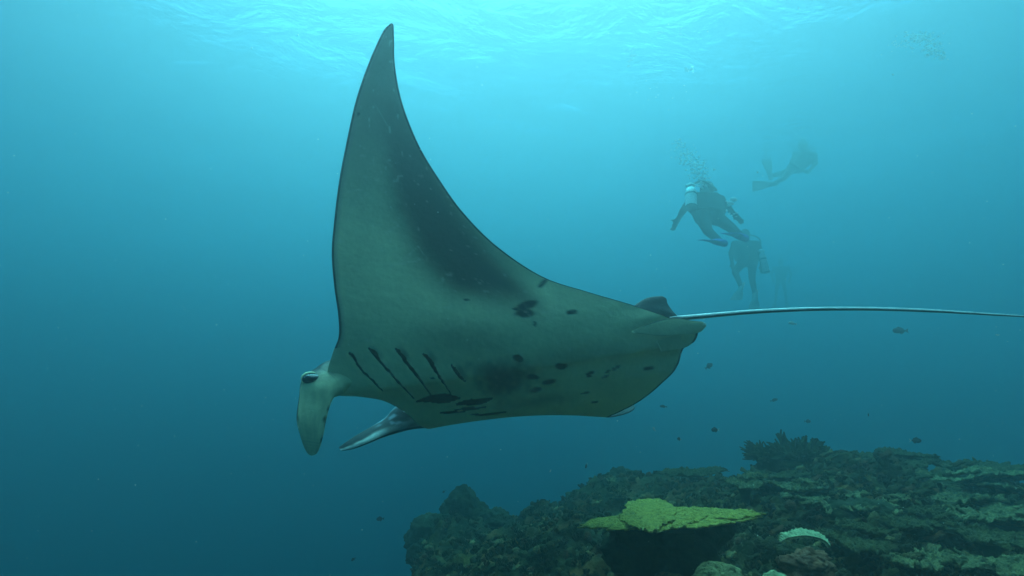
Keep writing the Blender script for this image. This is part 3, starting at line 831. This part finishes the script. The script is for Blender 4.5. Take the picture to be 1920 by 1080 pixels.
# pelvic fins
A = [(1184, 621, 2.352), (1225, 604, 2.362), (1262, 596, 2.385), (1296, 601, 2.40), (1316, 603, 2.41), (1324, 607, 2.41)]
B = [(1187, 624, 2.352), (1240, 630, 2.362), (1275, 628, 2.385), (1300, 626, 2.40), (1314, 622, 2.41), (1323, 613, 2.41)]
v, f, t_, ang = loft(at(*np.array(A).T), at(*np.array(B).T), [.002, .005, .008, .010, .012, .008], 50, 30)
tl = t_[:, None] + 0 * np.cos(ang)[None]; ca = np.cos(ang)[None]
cc = np.empty(tl.shape + (3,)); cc[:] = base * .78
mixc(sstep(.86, .97, -ca) * sstep(.2, .6, tl), black)
mixc(sstep(4.0, 4.4, tl) * sstep(.1, .5, -ca), (.6, .62, .5))
mesh_obj('pelvic_fin', v, f, M_skin, manta, col=cc.reshape(-1, 3))
A = [(1230, 640, 2.385), (1265, 628, 2.40), (1290, 622, 2.425), (1303, 624, 2.44)]
B = [(1240, 660, 2.40), (1270, 656, 2.42), (1288, 650, 2.435), (1302, 641, 2.44)]
v, f, t_, ang = loft(at(*np.array(A).T), at(*np.array(B).T), [.003, .007, .008, .006], 40, 30)
mesh_obj('pelvic_fin', v, f, M_skin, manta, col=np.tile(base * .8, (len(v), 1)))
# tail: dark whip, pale stripe whitened to paint in the light from above
TP = [(1215, 606, 2.47), (1262, 598, 2.47), (1320, 592.5, 2.48), (1400, 585.5, 2.50), (1480, 581, 2.52), (1560, 579, 2.55), (1650, 579.5, 2.58), (1750, 583, 2.62), (1850, 589, 2.66), (1960, 596, 2.70), (2060, 606, 2.74)]
TR = [.012, .0115, .0110, .0100, .0095, .009, .0085, .0078, .0062, .0042, .003]
t_ = np.linspace(0, len(TP) - 1, 160)
P = at(*catmull(np.array(TP), t_).T); rr_ = catmull(np.array(TR)[:, None], t_)[:, 0]
n_ = 24
v, f = tube(P, rr_, n_)
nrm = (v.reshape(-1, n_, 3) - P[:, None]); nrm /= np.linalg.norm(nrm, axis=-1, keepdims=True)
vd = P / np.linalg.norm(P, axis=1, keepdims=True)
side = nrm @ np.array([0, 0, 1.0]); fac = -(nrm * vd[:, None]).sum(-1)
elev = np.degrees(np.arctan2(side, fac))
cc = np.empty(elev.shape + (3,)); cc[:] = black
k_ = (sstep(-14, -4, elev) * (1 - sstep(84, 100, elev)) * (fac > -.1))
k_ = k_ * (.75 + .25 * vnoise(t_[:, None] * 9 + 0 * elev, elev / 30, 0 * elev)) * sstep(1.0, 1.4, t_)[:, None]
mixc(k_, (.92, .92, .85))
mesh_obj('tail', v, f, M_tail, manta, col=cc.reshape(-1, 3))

# ------------------------------------------------------------------ divers
def capsule(a, b, ra, rb, n=12):
    a, b = np.asarray(a, float), np.asarray(b, float); d = b - a; L_ = np.linalg.norm(d) + 1e-9; d = d / L_
    ts = np.concatenate([-np.cos(np.linspace(0, PI / 2, 5)), np.cos(np.linspace(PI / 2, 0, 5))])
    P, rr = [], []
    for i in range(5): 
        th = i / 4 * PI / 2; P.append(a - d * ra * math.cos(th)); rr.append(max(ra * math.sin(th), .001))
    for i in range(5):
        th = i / 4 * PI / 2; P.append(b + d * rb * math.sin(th)); rr.append(max(rb * math.cos(th), .001))
    return tube(P, rr, n)
def nv(v): return v / (np.linalg.norm(v) + 1e-9)

def diver(label, J, tank, fin_mats, vest_side, scale=1.0, far=1.0, tmat=None):
    """J: joints as (px,py,depth)"""
    J = {k_: (p[0], p[1], p[2] * far) for k_, p in J.items()}
    tank = [(*tank[0][:2], tank[0][2] * far), (*tank[1][:2], tank[1][2] * far), tank[2]]
    Jw = {k_: at(*p) for k_, p in J.items()}
    root = empty('person', Jw['pelvis'] - np.array([0, 0, .1])); tag(root, label, 'person', 'scuba divers in the distance')
    s = scale; parts = []
    pel, che, nec, hd = Jw['pelvis'], Jw['chest'], Jw['neck'], Jw['head']
    lat = nv(Jw['shoulder_r'] - Jw['shoulder_l'])
    for k_ in (-.085, .085): 
        parts.append(capsule(pel + lat * k_ * s, che + lat * k_ * 1.15 * s, .105 * s, .125 * s))
    parts.append(capsule(Jw['shoulder_l'], Jw['shoulder_r'], .075 * s, .075 * s))
    parts.append(capsule(che, nec, .12 * s, .065 * s)); parts.append(capsule(nec, hd, .06 * s, .07 * s))
    for sd_ in 'lr':
        sh, el, ha = Jw['shoulder_' + sd_], Jw['elbow_' + sd_], Jw['hand_' + sd_]
        parts.append(capsule(sh, el, .06 * s, .045 * s)); parts.append(capsule(el, ha, .045 * s, .03 * s))
        fd = nv(ha - el); up = nv(np.cross(fd, [0.2, 1, .3])); up2 = np.cross(fd, up)
        parts.append(capsule(ha, ha + fd * .07 * s, .036 * s, .034 * s))
        for k_, ln in zip((-1.5, -.5, .5, 1.5), (.075, .09, .085, .065)):
            p0 = ha + fd * .09 * s + up * k_ * .02 * s; p1 = p0 + fd * ln * .55 * s + up2 * .012 * s; p2 = p1 + fd * ln * .45 * s + up2 * .03 * s
            parts.append(capsule(p0, p1, .011 * s, .010 * s, 8)); parts.append(capsule(p1, p2, .010 * s, .009 * s, 8))
        p0 = ha + fd * .03 * s - up * .03 * s; parts.append(capsule(p0, p0 + (fd * .6 - up * .7) * .065 * s, .013 * s, .011 * s, 8))
        hp = pel + lat * (.09 if sd_ == 'r' else -.09) * s
        kn, an = Jw['knee_' + sd_], Jw['ankle_' + sd_]
        parts.append(capsule(hp, kn, .09 * s, .062 * s)); parts.append(capsule(kn, an, .06 * s, .042 * s))
    V, Fc, _ = merge(parts)
    body = mesh_obj('body', V, Fc, M_suit, root)
    md = body.modifiers.new('remesh', 'REMESH'); md.mode = 'VOXEL'; md.voxel_size = .016 * s; md.use_smooth_shade = True
    md2 = body.modifiers.new('smooth', 'SMOOTH'); md2.iterations = 4; md2.factor = .5
    # head with hood, face, mask
    fwd = Jw.get('look', hd + np.array([0, .3, .05])) - hd; fwd = nv(fwd)
    v, f = ball(hd, .105 * s, (.86, 1.0, 1.15)); hood = mesh_obj('hood', v, f, M_suit, root)
    v, f = ball(hd + fwd * .035 * s, .085 * s, (.85, .9, 1.1)); face = mesh_obj('face', v, f, M_face, root)
    v, f = ball(hd + fwd * .095 * s + np.array([0, 0, .025 * s]), .06 * s, (1.1, .5, .6)); mesh_obj('mask', v, f, M_glass, root)
    v, f = ball(hd + fwd * .13 * s - np.array([0, 0, .04 * s]), .03 * s, (1.3, .8, .8)); mesh_obj('regulator', v, f, M_hose, root)
    # vest
    back = nv(vest_side)
    rows = []
    for t in np.linspace(0, 1, 12):
        c = pel + (che - pel) * (.22 + .95 * t); w_ = (.20 + .05 * math.sin(PI * t)) * s
        ring = [c + lat * math.cos(a_) * w_ + back * math.sin(a_) * .15 * s for a_ in np.linspace(0, 2 * PI, 24, endpoint=False)]
        rows.append(ring)
    vb = np.array(rows).reshape(-1, 3); fb = grid_faces(12, 24, wrap=True).tolist(); fb.append(list(range(24))[::-1]); fb.append(list(range(11 * 24, 12 * 24)))
    mesh_obj('vest', vb, fb, M_vest, root)
    # tank
    t0, t1 = at(*tank[0]), at(*tank[1]); rt = tank[2] * 1.08; d = nv(t1 - t0)
    P = [t0 - d * .03 * s, t0 - d * .028 * s, t0, t0 + (t1 - t0) * .5, t1 - d * .08 * s, t1 - d * .03 * s, t1, t1 + d * .03 * s]
    v, f = tube(P, [rt * .6, rt, rt, rt, rt, rt * .82, rt * .4, rt * .25], 24); tk = mesh_obj('tank', v, f, tmat or M_tank, root)
    v, f = tube([t0 - d * .035 * s, t0 - d * .015 * s], [rt * 1.05, rt * 1.05], 24); mesh_obj('boot', v, f, M_boot, tk)
    tk_loc = Vector(tk.location)
    v, f = tube([t1 + d * .02 * s - lat * .05 * s, t1 + d * .05 * s, t1 + d * .03 * s + lat * .06 * s], [.022 * s, .03 * s, .022 * s], 10); mesh_obj('valve', v, f, M_tank, tk)
    v, f = tube([t1 - d * .12 * s - d * .012 * s, t1 - d * .12 * s + d * .012 * s], [rt * 1.04, rt * 1.04], 24); mesh_obj('strap', v, f, M_boot, tk)
    for ch in tk.children: 
        for vx in ch.data.vertices: vx.co = vx.co - Vector(root.location)
    # hoses
    mid_ = (t1 + hd) / 2 + back * .08 * s + np.array([0, 0, .05 * s]) + lat * .06 * s
    P = catmull(np.array([t1 + d * .05 * s, mid_, hd + lat * .12 * s, hd + fwd * .12 * s]), np.linspace(0, 3, 24))
    v, f = tube(P, np.full(24, .011 * s), 8); mesh_obj('hose', v, f, M_hose, root)
    # fins
    for sd_, fm, mt in zip('lr', fin_mats, fin_mats):
        an = Jw['ankle_' + sd_]; tip = Jw['fin_' + sd_]
        ax = nv(tip - an); w3 = nv(Jw.get('finw_' + sd_, an + lat) - an); L_ = np.linalg.norm(tip - an)
        A = [an - ax * .08 * s - w3 * .045 * s, an + ax * .1 * s - w3 * .055 * s, an + ax * L_ * .45 - w3 * .08 * s, an + ax * L_ * .95 - w3 * .11 * s, an + ax * L_ * 1.0 - w3 * .08 * s]
        B = [an - ax * .08 * s + w3 * .045 * s, an + ax * .1 * s + w3 * .055 * s, an + ax * L_ * .45 + w3 * .08 * s, an + ax * L_ * .95 + w3 * .11 * s, an + ax * L_ * 1.02 + w3 * .08 * s]
        v, f, _, _ = loft(np.array(A), np.array(B), [.09 * s, .08 * s, .03 * s, .015 * s, .01 * s], 26, 14); mesh_obj('swim_fin', v, f, mt, root)
    return root

diver('diver in black wetsuit with silver tank and blue fins, nearest of the group',
      dict(pelvis=(1330, 408, 9.0), chest=(1322, 378, 9.1), neck=(1322, 362, 9.25), head=(1326, 356, 9.4), look=(1340, 352, 10.5),
           shoulder_l=(1296, 376, 9.15), shoulder_r=(1350, 376, 9.1), elbow_l=(1280, 396, 9.1), hand_l=(1272, 410, 9.2), elbow_r=(1364, 388, 9.0), hand_r=(1377, 402, 9.1),
           knee_l=(1328, 434, 8.75), ankle_l=(1352, 455, 8.5), knee_r=(1372, 428, 8.7), ankle_r=(1392, 445, 8.4), fin_l=(1324, 450, 8.2), fin_r=(1368, 437, 8.1)),
      [(1296, 386, 8.82), (1295, 352, 9.0), .098], (M_finb, M_finb), np.array([-.3, -1, .3]), scale=1.5, far=1.16)
diver('faint diver below the nearest one, tank at the right side and pale fin tips',
      dict(pelvis=(1402, 492, 12.5), chest=(1400, 464, 12.4), neck=(1398, 450, 12.4), head=(1397, 441, 12.4), look=(1390, 441, 13.5),
           shoulder_l=(1378, 458, 12.4), shoulder_r=(1420, 458, 12.4), elbow_l=(1370, 475, 12.4), hand_l=(1373, 494, 12.3), elbow_r=(1428, 475, 12.4), hand_r=(1428, 498, 12.3),
           knee_l=(1378, 510, 12.3), ankle_l=(1390, 538, 12.2), knee_r=(1410, 522, 12.3), ankle_r=(1416, 552, 12.2), fin_l=(1380, 562, 12.1), fin_r=(1414, 584, 12.1)),
      [(1437, 508, 12.1), (1428, 474, 12.2), .085], (M_finp, M_finp), np.array([.5, -1, .2]), scale=1.55, far=1.28)
diver('faint diver high at right with one long dark fin stretched left',
      dict(pelvis=(1490, 316, 13.5), chest=(1510, 296, 13.5), neck=(1508, 281, 13.5), head=(1505, 272, 13.5), look=(1515, 268, 12.5),
           shoulder_l=(1492, 290, 13.4), shoulder_r=(1526, 292, 13.6), elbow_l=(1484, 306, 13.3), hand_l=(1500, 316, 13.2), elbow_r=(1530, 306, 13.6), hand_r=(1518, 320, 13.4),
           knee_l=(1470, 334, 13.4), ankle_l=(1450, 345, 13.3), knee_r=(1464, 326, 13.7), ankle_r=(1444, 330, 13.8), fin_l=(1411, 349, 13.2), fin_r=(1437, 300, 14.0), finw_l=(1450, 330, 13.3), finw_r=(1458, 330, 13.8)),
      [(1500, 318, 13.75), (1518, 290, 13.75), .085], (M_find, M_find), np.array([.3, .8, .4]), scale=1.45, far=1.24)
diver('barely visible diver farthest off, right of the diver with pale fins',
      dict(pelvis=(1464, 525, 17.5), chest=(1465, 506, 17.5), neck=(1465, 497, 17.5), head=(1464, 491, 17.5), look=(1470, 490, 18.5),
           shoulder_l=(1453, 503, 17.5), shoulder_r=(1478, 503, 17.5), elbow_l=(1446, 514, 17.5), hand_l=(1450, 526, 17.3), elbow_r=(1484, 515, 17.5), hand_r=(1480, 527, 17.3),
           knee_l=(1456, 545, 17.4), ankle_l=(1454, 563, 17.2), knee_r=(1472, 545, 17.4), ankle_r=(1474, 562, 17.2), fin_l=(1450, 584, 17.0), fin_r=(1478, 584, 17.0)),
      [(1466, 524, 17.2), (1465, 500, 17.3), .085], (M_find, M_find), np.array([0, -1, .2]), scale=1.2, far=1.5, tmat=M_find)

# ------------------------------------------------------------------ bubbles
def bubbles(label, blobs, seed):
    q = random.Random(seed); parts = []
    for (px, py, d, sx, sy, n_, r0, r1) in blobs:
        for _ in range(n_):
            c = at(px + q.gauss(0, sx), py + q.gauss(0, sy), d + q.gauss(0, .12)); r = q.uniform(r0, r1) * 1.9
            parts.append(ball(c, r, (q.uniform(1, 1.5), 1, q.uniform(.55, .9)), 6, 8))
    V, Fc, _ = merge(parts)
    tag(mesh_obj('bubbles', V, Fc, M_bub), label, 'bubbles', kind='stuff')
bubbles('rising stream of air bubbles above the nearest diver',
        [(1270, 268, 10.8, 6, 5, 14, .006, .013), (1280, 283, 10.8, 9, 8, 40, .004, .010), (1294, 300, 10.8, 10, 8, 60, .004, .012), (1306, 316, 10.8, 9, 9, 90, .004, .013), (1314, 332, 10.8, 7, 8, 60, .004, .012), (1318, 346, 10.7, 6, 5, 16, .006, .014), (1341, 318, 10.8, 1.5, 2, 2, .012, .018)], 1)
bubbles('few bubbles beside the right hand of the nearest diver', [(1371, 378, 10.4, 2.5, 5, 7, .012, .026), (1367, 394, 10.4, 4, 4, 6, .007, .015), (1378, 400, 10.4, 5, 3, 5, .006, .012)], 2)
bubbles('broad pale bubble cloud near the surface at upper right', [(1726, 71, 9.5, 13, 5, 130, .003, .011), (1752, 92, 9.5, 9, 8, 90, .003, .011), (1768, 106, 9.5, 5, 4, 24, .003, .010), (1690, 84, 9.5, 14, 6, 30, .003, .008)], 3)
bubbles('thin scatter of bubbles high in the middle of the picture', [(1183, 100, 12, 4, 12, 14, .008, .02), (1240, 60, 12, 3, 2, 5, .008, .018), (1276, 58, 12, 2, 3, 5, .008, .018), (1290, 132, 12, 4, 3, 7, .008, .018), (1230, 170, 12, 30, 15, 14, .004, .010)], 4)
bubbles('small puff of bubbles over the head of the high right diver', [(1504, 258, 17, 5, 3, 9, .008, .02), (1500, 240, 17, 8, 8, 8, .006, .012)], 5)

# ------------------------------------------------------------------ fish
def fish(px, py, d, length, label, mat, heading=0.0, pitch=0.0, deep=.42, tail_mat=None):
    """length in metres; heading 0 = swims to the left of the picture"""
    c = at(px, py, d); root = empty('fish', c); tag(root, label, 'fish', 'small reef fish in open water')
    L_ = length
    xs_ = np.linspace(0, 1, 18); prof = deep * .5 * L_ * (np.sin(PI * xs_ ** .75) ** .8) * (1 - .35 * xs_) + .012 * L_
    n_ = 14; ang = np.linspace(0, 2 * PI, n_, endpoint=False)
    v = np.stack([np.repeat((xs_ - .5)[:, None] * L_ * .82, n_, 1), np.cos(ang)[None] * prof[:, None] * .42, np.sin(ang)[None] * prof[:, None]], -1).reshape(-1, 3)
    f = grid_faces(18, n_, wrap=True).tolist(); f.append(list(range(n_))[::-1]); f.append(list(range(17 * n_, 18 * n_)))
    Rm = np.array(Matrix.Rotation(heading, 3, 'Z') @ Matrix.Rotation(pitch, 3, 'Y'))
    mesh_obj('body', v @ Rm.T + c, f, mat, root)
    def flat(pts, name, mt):
        p = np.array([[x * L_, 0, z * L_] for x, z in pts]); k = len(p); w_ = np.array([0, .012 * L_, 0])
        vv_ = np.concatenate([p - w_, p + w_]); ff = [list(range(k)), list(range(2 * k - 1, k - 1, -1))] + [[i, i + k, (i + 1) % k + k, (i + 1) % k][::-1] for i in range(k)]
        mesh_obj(name, vv_ @ Rm.T + c, ff, mt, root, smooth=False)
    flat([(.37, .035), (.56, .16 * deep / .42), (.50, 0), (.56, -.16 * deep / .42), (.37, -.035)], 'tail_fin', tail_mat or mat)
    h = deep * .5
    flat([(-.22, h * .72), (-.05, h * 1.35), (.22, h * .85), (.30, h * .3), (.1, h * .3)], 'dorsal_fin', mat)
    flat([(.0, -h * .5), (.1, -h * 1.25), (.26, -h * .75), (.30, -h * .25), (.1, -h * .25)], 'anal_fin', mat)
FISH = [
 (712, 973, 5.2, .075, 'lone dark fish over open water left of the reef', M_fishd, .3, 0, .5, None),
 (1330, 686, 6.0, .10, 'faint grey fish right below the manta tail base, tilted downwards', M_fishg, 2.6, .6, .5, None),
 (1243, 762, 5.5, .085, 'slim dark fish close right of the manta belly corner', M_fishd, .2, .1, .3, None),
 (1226, 804, 4.6, .045, 'tiny pale fish below the slim dark fish', M_fishp, .5, .8, .5, None),
 (1340, 806, 4.4, .07, 'dark fish with pale tail left of the branching coral', M_fishd, .1, 0, .5, M_fishp),
 (1273, 823, 4.6, .045, 'tiny dark fish with pale tail below the pale fish', M_fishd, .4, .3, .55, M_fishp),
 (1515, 790, 5.5, .065, 'small dark fish above the branching coral bush', M_fishg, 3.0, 0, .5, None),
 (1628, 778, 5.5, .05, 'tiny round dark fish above the right reef', M_fishd, 1.2, .3, .6, None),
 (1718, 826, 4.2, .085, 'dark fish with pale tail just over the right reef crest', M_fishd, 2.9, 0, .45, M_fishp),
 (1686, 620, 6.5, .21, 'large grey fish under the manta tail, biggest of all', M_fishg, .1, 0, .34, None),
 (1099, 874, 4.6, .05, 'tiny pale bellied fish above the middle reef crest', M_fishd, .9, -.8, .55, M_fishp),
 (1032, 883, 5.0, .035, 'speck sized pale fish above the left reef slope', M_fishp, .9, -.6, .5, None),
 (1485, 606, 5.0, .09, 'slim pale fish right under the manta tail', M_fishp, .2, .15, .3, None),
 (1870, 628, 6.0, .06, 'very faint thin pale fish at the right below the tail tip', M_fishp, .1, 0, .25, None),
 (1452, 750, 7.0, .10, 'very faint grey fish midway between manta and branching coral', M_fishg, 2.9, .3, .35, None),
 (662, 1049, 4.8, .045, 'tiny dark fish at the bottom left of the reef edge', M_fishd, .5, -.5, .5, None),
 (832, 922, 6.0, .04, 'tiny dark fish above the tall left boulder', M_fishd, .5, -.5, .5, None),
]
for a in FISH: fish(*a)

# ------------------------------------------------------------------ drifting plankton
q = random.Random(11); parts = []
for _ in range(420):
    d = q.uniform(.7, 3.8); px, py = q.uniform(-60, 1980), q.uniform(-40, 1120)
    c = at(px, py, d); r = q.uniform(.0005, .0013) * (d ** .5)
    parts.append(ball(c, r, (1, 1, q.uniform(.5, 1)), 4, 6))
V, Fc, _ = merge(parts)
tag(mesh_obj('plankton', V, Fc, M_speck), 'pale specks of plankton drifting in the water', 'plankton', kind='stuff')
